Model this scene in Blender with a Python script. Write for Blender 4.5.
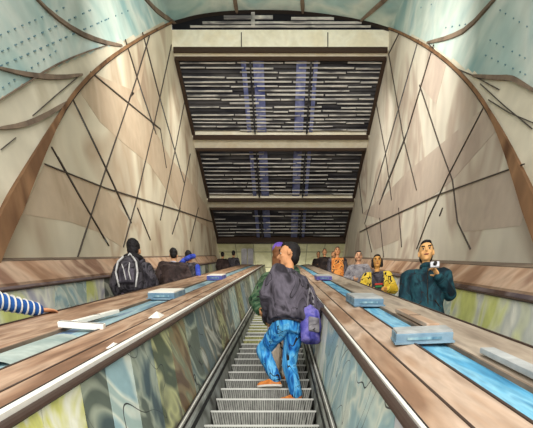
import bpy, bmesh, math, random
from mathutils import Vector, Matrix, noise
from mathutils.bvhtree import BVHTree
random.seed(7)
S = bpy.context.scene
for o in list(bpy.data.objects): bpy.data.objects.remove(o)
COL = S.collection
TAN = math.tan(math.radians(30)); EYE = 1.65; F = 455.0; VX, HY = 282.0, 517.0
# ---------------------------------------------------------------- camera, world, lights, exposure
cam = bpy.data.objects.new('camera', bpy.data.cameras.new('camera')); COL.objects.link(cam)
cam.location = (0, 0, EYE); cam.rotation_euler = (math.radians(90), 0, 0)
cam.data.sensor_width = 36; cam.data.lens = F / 533 * 36
cam.data.shift_y = (HY - 214) / 533; cam.data.shift_x = -(VX - 266.5) / 533
cam.data.clip_start = 0.02; cam.data.clip_end = 200
S.camera = cam
w = bpy.data.worlds.new('world'); S.world = w; w.use_nodes = True
w.node_tree.nodes['Background'].inputs[0].default_value = (1.0, 0.985, 0.96, 1)
w.node_tree.nodes['Background'].inputs[1].default_value = 1.42
def sun(name, rot, e, ang, col=(1, .97, .93)):
    l = bpy.data.lights.new(name, 'SUN'); l.energy = e; l.angle = math.radians(ang); l.color = col
    o = bpy.data.objects.new(name, l); o.rotation_euler = [math.radians(a) for a in rot]; COL.objects.link(o)
sun('fill_sun', (68, 0, 8), 1.2, 50)  # sun added as soft fill, shining in where the shell is open
def area(name, loc, rot, sx, sy, e, col=(1, .96, .9)):
    l = bpy.data.lights.new(name, 'AREA'); l.shape = 'RECTANGLE'; l.size = sx; l.size_y = sy; l.energy = e; l.color = col
    o = bpy.data.objects.new(name, l); o.location = loc; o.rotation_euler = [math.radians(a) for a in rot]; COL.objects.link(o)
def point(name, loc, e, r=.3, col=(1, .95, .86)):
    l = bpy.data.lights.new(name, 'POINT'); l.energy = e; l.shadow_soft_size = r; l.color = col
    o = bpy.data.objects.new(name, l); o.location = loc; COL.objects.link(o)
area('entrance_fill', (0, -3, 3), (105, 0, 0), 7, 5, 250)  # added fill lamp, out of view behind the camera
area('hall_fill', (0, 8.5, 12.2), (88, 0, 0), 4, 2, 470)  # unseen lamp added above the view to brighten the hall walls
area('ceiling_fill', (0, 14.5, 15.2), (60, 0, 0), 6, .8, 130)  # lamp added by the front beam, turned away so it stays unseen
S.view_settings.view_transform = 'Standard'; S.view_settings.look = 'None'
S.view_settings.exposure = 0.0; S.view_settings.gamma = 1; S.view_settings.use_curve_mapping = False

# ---------------------------------------------------------------- materials
def lin(c):
    r = []
    for v in c[:3]:
        v /= 255.0
        r.append(v / 12.92 if v <= .04045 else ((v + .055) / 1.055) ** 2.4)
    return (*r, 1)
MATS = {}
def wash(name, cols, scale=2.0, stretch=(1, 1, 1), rough=.8, dist=.6, fine=.12, rot=(0, 0, 0), hard=False, detail=3, spec=.2, emit=0, lo=.34, hi=.66, ink=0, inkscale=None, inkcol=(34, 30, 32)):
    """colours laid side by side in blots, like a mottled finish"""
    if name in MATS: return MATS[name]
    m = bpy.data.materials.new(name); m.use_nodes = True; nt = m.node_tree; N = nt.nodes; L = nt.links
    b = N['Principled BSDF']; b.inputs['Roughness'].default_value = rough
    b.inputs['Specular IOR Level'].default_value = spec
    tc = N.new('ShaderNodeTexCoord'); mp = N.new('ShaderNodeMapping'); L.new(tc.outputs['Object'], mp.inputs[0])
    mp.inputs['Scale'].default_value = stretch; mp.inputs['Rotation'].default_value = [math.radians(a) for a in rot]
    n = N.new('ShaderNodeTexNoise'); n.inputs['Scale'].default_value = scale; n.inputs['Detail'].default_value = detail
    n.inputs['Distortion'].default_value = dist; L.new(mp.outputs[0], n.inputs['Vector'])
    r = N.new('ShaderNodeValToRGB'); L.new(n.outputs[0], r.inputs[0]); e = r.color_ramp.elements
    k = len(cols)
    if hard: r.color_ramp.interpolation = 'CONSTANT'
    e[0].position = lo; e[0].color = lin(cols[0]); e[1].position = hi; e[1].color = lin(cols[-1])
    for i in range(1, k - 1):
        x = e.new(lo + (hi - lo) * i / (k - 1)); x.color = lin(cols[i])
    out = r.outputs[0]
    if fine:
        n2 = N.new('ShaderNodeTexNoise'); n2.inputs['Scale'].default_value = scale * 6; n2.inputs['Detail'].default_value = 4
        L.new(mp.outputs[0], n2.inputs['Vector'])
        mr = N.new('ShaderNodeMapRange'); mr.inputs[1].default_value = .3; mr.inputs[2].default_value = .7
        mr.inputs[3].default_value = 1 - fine; mr.inputs[4].default_value = 1 + fine * .6; L.new(n2.outputs[0], mr.inputs[0])
        hs = N.new('ShaderNodeHueSaturation'); L.new(mr.outputs[0], hs.inputs['Value']); L.new(out, hs.inputs['Color']); out = hs.outputs[0]
    if ink:                                             # fine dark contour marks in the finish
        n3 = N.new('ShaderNodeTexNoise'); n3.inputs['Scale'].default_value = inkscale or scale; n3.inputs['Detail'].default_value = 1; n3.inputs['Distortion'].default_value = .8
        L.new(mp.outputs[0], n3.inputs['Vector'])
        s1 = N.new('ShaderNodeMath'); s1.operation = 'SUBTRACT'; L.new(n3.outputs[0], s1.inputs[0]); s1.inputs[1].default_value = .5
        s2 = N.new('ShaderNodeMath'); s2.operation = 'ABSOLUTE'; L.new(s1.outputs[0], s2.inputs[0])
        s3 = N.new('ShaderNodeMath'); s3.operation = 'LESS_THAN'; L.new(s2.outputs[0], s3.inputs[0]); s3.inputs[1].default_value = ink
        mx = N.new('ShaderNodeMix'); mx.data_type = 'RGBA'; L.new(s3.outputs[0], mx.inputs['Factor']); L.new(out, mx.inputs['A']); mx.inputs['B'].default_value = lin(inkcol); out = mx.outputs['Result']
    L.new(out, b.inputs['Base Color'])
    if emit:
        L.new(out, b.inputs['Emission Color']); b.inputs['Emission Strength'].default_value = emit
    MATS[name] = m; return m
def flat(name, c, rough=.7, fine=.1, **k): return wash(name, [c, c], rough=rough, fine=fine, scale=k.pop('scale', 3), **k)

M_wallL = wash('wall_wash', [(172, 150, 128), (204, 190, 164), (218, 208, 184), (224, 214, 190), (196, 176, 150), (214, 204, 182)], .34, (1, 1, .75), fine=.07, dist=.9)
M_wallR = wash('wall_wash_grey', [(178, 164, 148), (206, 197, 180), (216, 208, 192), (222, 214, 196), (190, 172, 156), (212, 204, 188)], .34, (1, 1, .75), fine=.07, dist=.9)
M_cream = wash('cream', [(232, 224, 198), (246, 240, 218), (238, 228, 200)], 1.2, fine=.06)
M_vcream = wash('vault_cream', [(188, 178, 154), (214, 206, 184), (198, 190, 168)], .5, fine=.08)
M_teal = wash('vault_teal', [(140, 172, 170), (172, 192, 184), (198, 208, 198), (158, 186, 184)], .45, fine=.1, dist=1)
M_ink = flat('ink_line', (44, 38, 34), fine=0)
M_seam = flat('seam_line', (78, 70, 64), fine=0)
M_inkg = wash('grey_line', [(110, 112, 114), (150, 152, 156)], 4, fine=0)
M_brownline = wash('brown_rib', [(100, 86, 74), (136, 118, 100)], 2, fine=.1)
M_rib = wash('arch_brown', [(88, 60, 40), (138, 104, 74), (110, 80, 56)], 1.5, (1, 1, .3))
M_wood = wash('deck_wood', [(122, 90, 68), (160, 126, 100), (186, 156, 130), (144, 112, 88)], 1.6, (3.2, .35, .6), fine=.22, rough=.55, rot=(-30, 0, 0))
M_woodR = wash('deck_wood_pale', [(140, 108, 84), (174, 144, 118), (192, 168, 146), (156, 132, 112)], 1.6, (3.0, .3, .6), fine=.15, rough=.5, rot=(-30, 0, 0))
M_dado = wash('ledge_wood', [(158, 122, 96), (190, 154, 126), (206, 176, 150), (150, 116, 96)], 1.2, (2, .25, 1.6), fine=.14, rot=(-30, 0, 0))
M_dark = flat('dark_brown', (64, 48, 40), rough=.5)
M_white = flat('white_trim', (236, 232, 220), rough=.5, fine=.05)
M_grey = wash('grey_trim', [(150, 152, 150), (186, 188, 184)], 3, rough=.5)
M_blue = wash('channel_blue', [(40, 110, 150), (84, 160, 196), (132, 190, 212), (56, 128, 168)], 1.5, (5, .5, 1), fine=.2, rough=.4, rot=(-30, 0, 0))
M_blueL = wash('channel_blue_grey', [(70, 108, 132), (120, 158, 172), (160, 186, 188), (88, 116, 150)], 1.5, (5, .5, 1), fine=.2, rough=.4, rot=(-30, 0, 0))
M_riser = wash('step_riser', [(124, 124, 118), (168, 168, 160)], 5, (3, 1, 1), fine=.15)
M_riserY = wash('step_riser_yellow', [(140, 140, 96), (190, 188, 128)], 5, (3, 1, 1), fine=.15)  # yellow-tinted copy for risers in the middle stretch
M_groove = flat('step_dark', (40, 39, 38))
M_nose = flat('step_edge', (206, 206, 198), fine=.05)
M_skirt = wash('skirt', [(112, 112, 104), (172, 174, 166), (84, 82, 76)], 2, (1, .3, 1), rot=(-30, 0, 0))
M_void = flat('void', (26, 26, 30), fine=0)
M_slatd = wash('slat_dark', [(36, 36, 42), (78, 76, 76)], 1.0, (.6, 3, 1), fine=.2)
M_gaptrim = wash('pale_gap_and_trim', [(110, 108, 108), (214, 210, 200), (160, 158, 156)], 1.2, (.7, 5, 1), fine=.1)
M_lilac = wash('strip_lilac', [(62, 70, 118), (124, 130, 170), (84, 92, 136)], 2)
M_beamdark = flat('beam_dark', (66, 52, 42))
M_woodG = wash('deck_wood_greyed', [(126, 110, 94), (156, 140, 122), (178, 162, 142), (140, 126, 112)], 1.6, (3.0, .3, .6), fine=.15, rough=.5, rot=(-30, 0, 0))
G = {}  # balustrade panels: glass reflections and yellow glow painted in as mottled colour
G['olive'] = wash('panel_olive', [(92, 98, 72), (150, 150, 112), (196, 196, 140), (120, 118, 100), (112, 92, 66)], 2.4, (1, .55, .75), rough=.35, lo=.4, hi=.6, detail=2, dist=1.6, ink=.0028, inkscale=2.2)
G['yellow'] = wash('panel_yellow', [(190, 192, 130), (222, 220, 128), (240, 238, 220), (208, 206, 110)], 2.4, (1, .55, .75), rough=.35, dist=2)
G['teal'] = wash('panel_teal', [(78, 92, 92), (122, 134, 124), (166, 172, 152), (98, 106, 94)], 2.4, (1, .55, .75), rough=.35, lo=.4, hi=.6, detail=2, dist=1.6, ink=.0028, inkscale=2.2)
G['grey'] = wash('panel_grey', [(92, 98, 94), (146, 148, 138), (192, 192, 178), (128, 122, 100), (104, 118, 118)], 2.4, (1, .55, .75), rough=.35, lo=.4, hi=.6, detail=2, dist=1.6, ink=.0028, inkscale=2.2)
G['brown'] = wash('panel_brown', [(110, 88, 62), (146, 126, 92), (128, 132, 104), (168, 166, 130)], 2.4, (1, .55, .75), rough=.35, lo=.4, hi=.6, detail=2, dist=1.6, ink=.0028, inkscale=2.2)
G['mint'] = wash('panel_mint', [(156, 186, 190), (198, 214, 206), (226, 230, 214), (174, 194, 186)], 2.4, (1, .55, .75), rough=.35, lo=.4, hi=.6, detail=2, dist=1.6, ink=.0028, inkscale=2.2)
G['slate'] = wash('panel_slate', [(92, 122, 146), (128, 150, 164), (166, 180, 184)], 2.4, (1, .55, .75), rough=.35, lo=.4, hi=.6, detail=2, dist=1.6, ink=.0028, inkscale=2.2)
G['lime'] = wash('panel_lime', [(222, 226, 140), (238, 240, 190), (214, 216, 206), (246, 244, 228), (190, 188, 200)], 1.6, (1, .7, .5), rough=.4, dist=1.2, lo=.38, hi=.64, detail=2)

# ---------------------------------------------------------------- helpers
def V(x, y, z): return Vector((x, y, z))
def inc(x, y, h): return Vector((x, y, y * TAN + EYE + h))      # point (x, h) of the shaft's cross-section at distance y
def link(name, me, parent=None):
    o = bpy.data.objects.new(name, me); COL.objects.link(o)
    if parent is not None: o.parent = parent
    return o
def tag(o, label=None, cat=None, group=None, kind=None):
    if label: o['label'] = label
    if cat: o['category'] = cat
    if group: o['group'] = group
    if kind: o['kind'] = kind
    return o
def empty(name, loc=(0, 0, 0), rz=0, label=None, cat=None, group=None, rx=0):
    o = bpy.data.objects.new(name, None); COL.objects.link(o); o.location = loc; o.rotation_euler = (rx, 0, rz)
    o.empty_display_size = .1
    return tag(o, label, cat, group)
def obj(name, bm, mats, parent=None, world=False, smooth=False):
    if world and parent is not None:
        bmesh.ops.translate(bm, verts=bm.verts, vec=-Vector(parent.location))
    me = bpy.data.meshes.new(name); bm.normal_update(); bm.to_mesh(me); bm.free()
    for m in (mats if isinstance(mats, (list, tuple)) else [mats]): me.materials.append(m)
    if smooth:
        for p in me.polygons: p.use_smooth = True
    return link(name, me, parent)
def NB(): return bmesh.new()
def face(bm, pts, mi=0):
    f = bm.faces.new([bm.verts.new(p) for p in pts]); f.material_index = mi; return f
def prism(bm, prof, y0, y1, mi=0, f=inc):
    """cross-section profile [(x,h)] run up the slope from y0 to y1"""
    a = [bm.verts.new(f(x, y0, h)) for x, h in prof]; b = [bm.verts.new(f(x, y1, h)) for x, h in prof]
    n = len(prof); fs = []
    for i in range(n):
        j = (i + 1) % n; fs.append(bm.faces.new((a[i], a[j], b[j], b[i])))
    fs.append(bm.faces.new(a[::-1])); fs.append(bm.faces.new(b))
    for q in fs: q.material_index = mi
    bmesh.ops.recalc_face_normals(bm, faces=fs)
def box(bm, c, s, rot=None, mi=0, bev=0):
    r = bmesh.ops.create_cube(bm, size=1, matrix=Matrix.Translation(c) @ (rot.to_4x4() if rot else Matrix()) @ Matrix.Diagonal((*s, 1)))
    vs = r['verts']; fs = set(f for v in vs for f in v.link_faces)
    for f in fs: f.material_index = mi
    if bev:
        es = list(set(e for v in vs for e in v.link_edges))
        q = bmesh.ops.bevel(bm, geom=es, offset=bev, segments=2, affect='EDGES', profile=.5)
        for f in q['faces']: f.material_index = mi
def ell(bm, c, r, rot=None, mi=0, u=14, v=10):
    q = bmesh.ops.create_uvsphere(bm, u_segments=u, v_segments=v, radius=1, matrix=Matrix.Translation(c) @ (rot.to_4x4() if rot else Matrix()) @ Matrix.Diagonal((*(r if hasattr(r, '__len__') else (r, r, r)), 1)))
    for x in q['verts']:
        for f in x.link_faces: f.material_index = mi
def cone(bm, a, ra, b, rb, seg=12, mi=0, ends=True):
    a = Vector(a); b = Vector(b); d = b - a; L = d.length
    if L < 1e-5: return
    rot = d.to_track_quat('Z', 'Y').to_matrix().to_4x4()
    q = bmesh.ops.create_cone(bm, cap_ends=True, segments=seg, radius1=ra, radius2=rb, depth=L, matrix=Matrix.Translation((a + b) / 2) @ rot)
    for x in q['verts']:
        for f in x.link_faces: f.material_index = mi
    if ends:
        ell(bm, a, ra, mi=mi, u=seg, v=8); ell(bm, b, rb, mi=mi, u=seg, v=8)
def loft(bm, rings, seg=20, mi=0, power=2.3):
    """rings [(cx,cy,cz,rx,ry)] stacked"""
    R = []
    for cx, cy, cz, rx, ry in rings:
        r = []
        for i in range(seg):
            t = 2 * math.pi * i / seg; c, s = math.cos(t), math.sin(t)
            r.append(bm.verts.new((cx + rx * math.copysign(abs(c) ** (2 / power), c), cy + ry * math.copysign(abs(s) ** (2 / power), s), cz)))
        R.append(r)
    for a, b in zip(R, R[1:]):
        for i in range(seg):
            j = (i + 1) % seg; bm.faces.new((a[i], a[j], b[j], b[i])).material_index = mi
    bm.faces.new(R[0][::-1]).material_index = mi; bm.faces.new(R[-1]).material_index = mi
def strip(bm, pts, wid, nrm=None, th=.012, mi=0):
    """a square-section bead following pts"""
    prev = None
    for i, p in enumerate(pts):
        d = (pts[min(i + 1, len(pts) - 1)] - pts[max(i - 1, 0)]).normalized()
        n = nrm(p) if callable(nrm) else nrm
        s = d.cross(n).normalized() * (wid[i] if hasattr(wid, '__len__') else wid) / 2
        up = n.normalized() * (th[i] if hasattr(th, '__len__') else th)
        ring = [bm.verts.new(q) for q in (p + s - up, p + s + up, p - s + up, p - s - up)]
        if prev:
            for k in range(4):
                bm.faces.new((prev[k], prev[(k + 1) % 4], ring[(k + 1) % 4], ring[k])).material_index = mi
        else: bm.faces.new(ring[::-1]).material_index = mi
        prev = ring
    bm.faces.new(prev).material_index = mi
def copy_tree(o, parent=None):
    c = o.copy(); COL.objects.link(c)
    if parent is not None: c.parent = parent
    for ch in list(o.children): copy_tree(ch, c)
    return c
def on_x(px, py, X):                                  # the spot on the side wall x = X seen at that direction
    Y = F * X / (px - VX); return V(X, Y, EYE + (HY - py) * Y / F)
def dense(pts, n=6):
    out = []
    for a, b in zip(pts, pts[1:]):
        for i in range(n): out.append((a[0] + (b[0] - a[0]) * i / n, a[1] + (b[1] - a[1]) * i / n))
    return out + [pts[-1]]
def smooth2(pts, it=2):
    for _ in range(it):
        q = [pts[0]]
        for a, b in zip(pts, pts[1:]):
            q += [(a[0] * .75 + b[0] * .25, a[1] * .75 + b[1] * .25), (a[0] * .25 + b[0] * .75, a[1] * .25 + b[1] * .75)]
        pts = q + [pts[-1]]
    return pts

# ---------------------------------------------------------------- the setting
XL, XR = -3.6, 3.5
YEND = 25.2; ZEND = 63 * .4 * TAN; ZC = EYE + 15.3
archL = smooth2([(-70, 400), (-40, 330), (-15, 275), (-1, 240), (12, 213), (32, 172), (52, 133), (72, 98), (100, 68), (135, 43), (165, 27), (171.8, 24)])
archR = smooth2([(610, 400), (575, 330), (550, 262), (533, 215), (520, 182), (502, 138), (480, 98), (455, 70), (430, 50), (400, 34), (388.9, 30)])
top = smooth2([(171.8, 24), (200, 16), (235, 12.5), (265, 12), (300, 13), (340, 18), (370, 24), (388.9, 30)])
PL = [on_x(x, y, XL) for x, y in archL]; PR = [on_x(x, y, XR) for x, y in archR]
YT = 14.9
PT = [V((x - VX) * YT / F, YT, EYE + (HY - y) * YT / F) for x, y in top]
def side_wall(name, P, X, m, out):
    bm = NB()
    pts = list(P) + [V(X, P[-1].y, 17.6), V(X, 33, 17.6), V(X, 33, 12), V(X, 25, 12)]
    pts = pts + [inc(X, P[0].y, -2.4)]
    face(bm, pts); g = bmesh.ops.extrude_face_region(bm, geom=bm.faces[:])
    bmesh.ops.translate(bm, verts=[v for v in g['geom'] if isinstance(v, bmesh.types.BMVert)], vec=(out * .12, 0, 0))
    bmesh.ops.recalc_face_normals(bm, faces=bm.faces)
    return tag(obj(name, bm, m), kind='structure')
side_wall('wall_left', PL, XL, M_wallL, -1); side_wall('wall_right', PR, XR, M_wallR, 1)
# outer vault, lofted from the arch towards the entrance
curve = PL + PT[1:-1] + PR[::-1]
curve = [a.lerp(b, i / 3) for a, b in zip(curve, curve[1:]) for i in range(3)] + [curve[-1]]
NT = 90; bm = NB(); grid = []
for i in range(NT + 1):
    t = i / NT * .72; row = []
    for p in curve:
        H = p.z - EYE - p.y * TAN; k = 1 + .14 * t + .05 * math.sin(math.pi * min(1, t * 1.3))
        y = p.y * (1 - t); row.append(bm.verts.new((p.x * k, y, EYE + y * TAN + H * (k if H > 0 else 1))))
    grid.append(row)
cutL = smooth2([(-400, 180), (-60, 130), (0, 99), (51, 68), (111, 45), (150, 30), (165, 22)]); cutR = smooth2([(398, 30), (433, 44), (474, 76), (510, 78), (533, 92), (600, 130), (900, 180)])
def ylim(pl, x):
    for a, b in zip(pl, pl[1:]):
        if a[0] <= x <= b[0]: return a[1] + (b[1] - a[1]) * (x - a[0]) / max(1e-6, b[0] - a[0])
    return None
for a, b in zip(grid, grid[1:]):
    for i in range(len(curve) - 1):
        f = bm.faces.new((a[i], a[i + 1], b[i + 1], b[i])); c = f.calc_center_median()
        px = VX + F * c.x / c.y; py = HY - F * (c.z - EYE) / c.y
        if px < 165: L_ = ylim(cutL, max(px, -399)); teal = L_ is not None and py < L_
        elif px > 398: L_ = ylim(cutR, min(px, 899)); teal = L_ is not None and py < L_
        else: teal = True
        f.material_index = 1 if teal else 0; f.smooth = True
bm.normal_update(); vault_bvh = BVHTree.FromBMesh(bm)
tag(obj('ceiling', bm, [M_vcream, M_teal]), kind='structure')
def on_vault(px, py):
    d = V((px - VX) / F, 1, (HY - py) / F).normalized()
    h = vault_bvh.ray_cast(V(0, 0, EYE), d)
    return (h[0], h[1] if h[1].dot(d) < 0 else -h[1]) if h[0] else None
trims = 0
def trim(bm, m):
    global trims
    trims += 1; return tag(obj('trim_%d' % trims, bm, m), kind='structure')
# ribs on the vault
vr = [[(31, -6), (50, 14), (77, 33), (100, 42), (121, 46)], [(140, -6), (160, 15), (177, 23)], [(-4, 68), (20, 74), (41, 77), (60, 78), (81, 75)], [(-4, 129), (20, 126), (41, 118), (71, 100)],
      [(234, -5), (237, 12)], [(302, -5), (303, 12)], [(390, -6), (384, 0), (361, 20)], [(500, -6), (494, 1), (469, 29), (450, 38), (428, 43)], [(474, 76), (495, 78), (512, 78), (520, 82), (540, 94)], [(-4, 102), (25, 84), (51, 67), (80, 54), (111, 44)]]
for k, pl in enumerate(vr):
    bm = NB(); hs = [on_vault(*q) for q in dense(smooth2(pl, 1), 3)]; hs = [h for h in hs if h]
    pts = [h[0] + h[1] * .02 for h in hs]
    wd = [p.y * (.0022 if k >= 9 else .0065) * (.45 + .9 * math.sin(math.pi * (i + .6) / len(pts))) for i, p in enumerate(pts)]
    nn = [h[1] for h in hs]; it = iter(range(10 ** 6))
    strip(bm, pts, wd, lambda p: nn[min(range(len(pts)), key=lambda j: (pts[j] - p).length)], .02)
    trim(bm, M_brownline)
for pl in [[(32, 116), (56, 95), (80, 75)], [(0, 150), (15, 138)], [(428, 43), (450, 66), (474, 76)], [(481, 84), (505, 106), (533, 129)], [(489, 100), (510, 113), (536, 124)], [(474, 76), (500, 90)]]:
    bm = NB(); hs = [h for h in (on_vault(*q) for q in dense(pl, 4)) if h]
    pts = [h[0] + h[1] * .015 for h in hs]
    if len(pts) > 1: strip(bm, pts, pts[0].y * .0016, hs[0][1], .006); trim(bm, M_seam)
# short dash marks of the acoustic perforations on the teal vault
bm = NB()
random.seed(3)
for (x0, y0, x1, y1) in [(0, 35, 70, 5), (0, 52, 95, 8), (0, 66, 110, 18), (2, 88, 60, 48), (100, 22, 135, 8), (420, 8, 440, 2), (445, 28, 480, 22), (490, 40, 533, 62), (485, 55, 533, 78), (500, 10, 533, 30)]:
    n = int(math.hypot(x1 - x0, y1 - y0) / 7)
    for i in range(n):
        t = (i + random.uniform(-.15, .15)) / n; x = x0 + (x1 - x0) * t; y = y0 + (y1 - y0) * t; dx = (x1 - x0) / 100 * 2; dy = (y1 - y0) / 100 * 2
        a, b = on_vault(x, y), on_vault(x + dx, y + dy)
        if a and b: strip(bm, [a[0] + a[1] * .01, b[0] + b[1] * .01], a[0].y * .0022, a[1], .006)
trim(bm, wash('dash_teal', [(96, 130, 140), (120, 150, 156)], 3))
# arch ribs: brown, widening towards their feet, and the dark line over the top
def rib_arch(P, X, sgn):
    bm = NB(); n = len(P); wd = []
    for i, p in enumerate(P):
        px = VX + F * p.x / p.y; py = HY - F * (p.z - EYE) / p.y
        wd.append(.05 + .16 * max(0, min(1, (py - 115) / 90)))
    strip(bm, [p + V(-sgn * .03, -.06, 0) for p in P], wd, V(1, -.35 * sgn * -1, 0).normalized(), [.012 + .24 * (q - .05) for q in wd]); trim(bm, M_rib)
    bm = NB(); strip(bm, [p + V(-sgn * .03, -.03, 0) for p in P], .022, V(0, -1, 0), .02); trim(bm, M_ink)
rib_arch(PL, XL, -1); rib_arch(PR, XR, 1)
bm = NB(); strip(bm, [p + V(0, -.05, 0) for p in PT], .1, V(0, -1, 0), .06); trim(bm, M_ink)
# wall joints: narrow metal beads fixed across the wall panels
LJ = [[(127, 46), (140, 88), (154, 129)], [(144, 39), (160, 100), (183, 180)], [(74, 103), (104, 165), (129, 219)], [(54, 152), (80, 198), (106, 242)]]
LI = [[(149, 36), (135, 82), (105, 170), (77, 257)], [(171, 45), (154, 123), (136, 200), (123, 247)], [(186, 93), (175, 149), (160, 220)], [(180, 208), (172, 234)], [(198, 208), (190, 241)], [(190, 154), (177, 220)],
      [(44, 164), (105, 188), (180, 211), (218, 224)], [(90, 72), (160, 129), (166, 168)], [(137, 208), (150, 240)]]
RJ = [[(417, 46), (400, 105), (384, 160), (366, 220)], [(432, 51), (407, 134), (381, 200)]]
RI = [[(420, 85), (440, 145), (453, 180), (458, 222), (471, 249)], [(389, 54), (404, 139), (417, 190)], [(484, 108), (448, 177), (428, 220), (417, 249)], [(375, 95), (386, 154), (392, 200)], [(358, 170), (363, 213)], [(360, 232), (384, 220), (438, 195), (525, 164)],
      [(380, 218), (384, 257)], [(399, 208), (402, 247)], [(443, 208), (440, 216)], [(366, 225), (372, 252)], [(399, 34), (392, 48), (389, 54)]]
def joints(lines, X, mat, wid, dbl=0):
    for pl in lines:
        bm = NB(); s = 1 if X < 0 else -1
        pts = [on_x(x, y, X) + V(s * .012, 0, 0) for x, y in pl]
        if dbl:
            off = V(0, .12, 0)
            strip(bm, [p - off * (p.y / 9) for p in pts], [wid * p.y for p in pts], V(s, 0, 0), .012, 0)
            strip(bm, pts, [wid * 1.6 * p.y for p in pts], V(s, 0, 0), .008, 1)
            strip(bm, [p + off * (p.y / 9) for p in pts], [wid * p.y for p in pts], V(s, 0, 0), .012, 0)
            trim(bm, [M_seam, M_inkg])
        else:
            strip(bm, pts, [wid * p.y for p in pts], V(s, 0, 0), .012); trim(bm, mat)
def cladding(polys, X, m):
    for pl in polys:
        bm = NB(); s = 1 if X < 0 else -1
        pts = [on_x(x, y, X) + V(s * .004, 0, 0) for x, y in pl]
        face(bm, pts); g = bmesh.ops.extrude_face_region(bm, geom=bm.faces[:])
        bmesh.ops.translate(bm, verts=[v for v in g['geom'] if isinstance(v, bmesh.types.BMVert)], vec=(-s * .01, 0, 0))
        bmesh.ops.recalc_face_normals(bm, faces=bm.faces); trim(bm, m)
M_tanL = wash('tan_cladding', [(190, 168, 142), (206, 186, 160), (198, 176, 150)], .8, fine=.06); M_tanR = wash('tan_cladding_mauve', [(184, 166, 152), (198, 182, 166), (190, 174, 160)], .8, fine=.06)
cladding([[(90, 72), (132, 90), (152, 125), (170, 158), (188, 178), (206, 206), (216, 232), (180, 211), (150, 165), (122, 142), (100, 122), (80, 92)],
          [(44, 164), (105, 188), (128, 219), (122, 247), (98, 232), (70, 222), (22, 214)], [(135, 82), (149, 36), (140, 88), (128, 100)]], XL, M_tanL)
cladding([[(362, 214), (384, 196), (407, 172), (446, 140), (484, 108), (497, 130), (453, 180), (428, 200), (384, 220)], [(458, 186), (492, 174), (518, 166), (530, 200), (520, 226), (462, 232)],
          [(366, 226), (384, 220), (403, 212), (399, 240), (374, 250)], [(420, 85), (432, 51), (446, 66), (436, 104)]], XR, M_tanR)
joints(LJ, XL, M_inkg, .0022, 1); joints(RJ, XR, M_inkg, .0022, 1)
joints(LI, XL, M_seam, .002); joints(RI, XR, M_seam, .002)
# shaft floor under the escalators, upper landing
bm = NB(); prism(bm, [(XL, -2.05), (XR, -2.05), (XR, -2.3), (XL, -2.3)], -1.2, YEND); tag(obj('floor', bm, M_skirt), kind='structure')
bm = NB(); box(bm, V((XL + XR) / 2, (YEND + 33) / 2, ZEND - .15), (XR - XL, 33 - YEND, .3)); tag(obj('floor', bm, M_grey), kind='structure')
bm = NB(); box(bm, V((XL + XR) / 2, 33.05, ZEND + 1.3), (XR - XL, .1, 3.2)); tag(obj('wall_back', bm, M_cream), kind='structure')
M_lc = wash('landing_ceiling', [(214, 212, 168), (228, 226, 190), (206, 204, 160)], 1, fine=.05)
bm = NB(); box(bm, V((XL + XR) / 2, 29.1, ZC - .1), (XR - XL, 7.8, .1)); tag(obj('ceiling', bm, M_lc), kind='structure')
bm = NB()
for x in (-2.6, -1.6, -.6, .4, 1.4, 2.4): box(bm, V(x, 29, ZC - .155), (.035, 7.5, .012))
for y in (26, 27.6, 29.2, 30.8, 32): box(bm, V(-.05, y, ZC - .155), (XR - XL, .06, .012))
trim(bm, wash('ceiling_joint', [(150, 150, 120), (170, 168, 140)], 2))
area('landing_fill', (0, 29.5, ZEND + .6), (180, 0, 0), 5, 3, 110)  # unseen upward lamp added to brighten the landing ceiling

# ---------------------------------------------------------------- louvred ceiling
def beam(y0, y1, z0, z1, label, m=M_cream, joints_at=()):
    t = empty('ceiling_beam', (-.05, (y0 + y1) / 2, z0), label=label, cat='beam', group='cream beams across the louvred ceiling')
    bm = NB(); box(bm, V(-.05, (y0 + y1) / 2, (z0 + z1) / 2), (XR - XL, y1 - y0, z1 - z0), bev=.01); obj('beam_casing', bm, m, t, True)
    bm = NB(); box(bm, V(-.05, y0 - .02, z0 - .03), (XR - XL - .1, .05, .16)); box(bm, V(-.05, y1 + .02, z0 - .03), (XR - XL - .1, .05, .14)); obj('edge_strip', bm, M_beamdark, t, True)
    if joints_at:
        bm = NB()
        for x in joints_at: box(bm, V(x, y0 - .004, (z0 + z1) / 2), (.03, .012, (z1 - z0) * .7))
        obj('joint_line', bm, M_ink, t, True)
    return t
beam(14.9, 15.12, ZC + .0, ZC + .66, 'front cream ceiling beam, tallest, directly under the arch top', joints_at=(-1.33, 1.5))
beam(18.2, 18.75, ZC - .1, ZC + .3, 'middle cream beam between the nearest and the second louvre panel')
beam(21.8, 22.35, ZC - .1, ZC + .3, 'farthest cream beam between the second and the last louvre panel')
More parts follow.
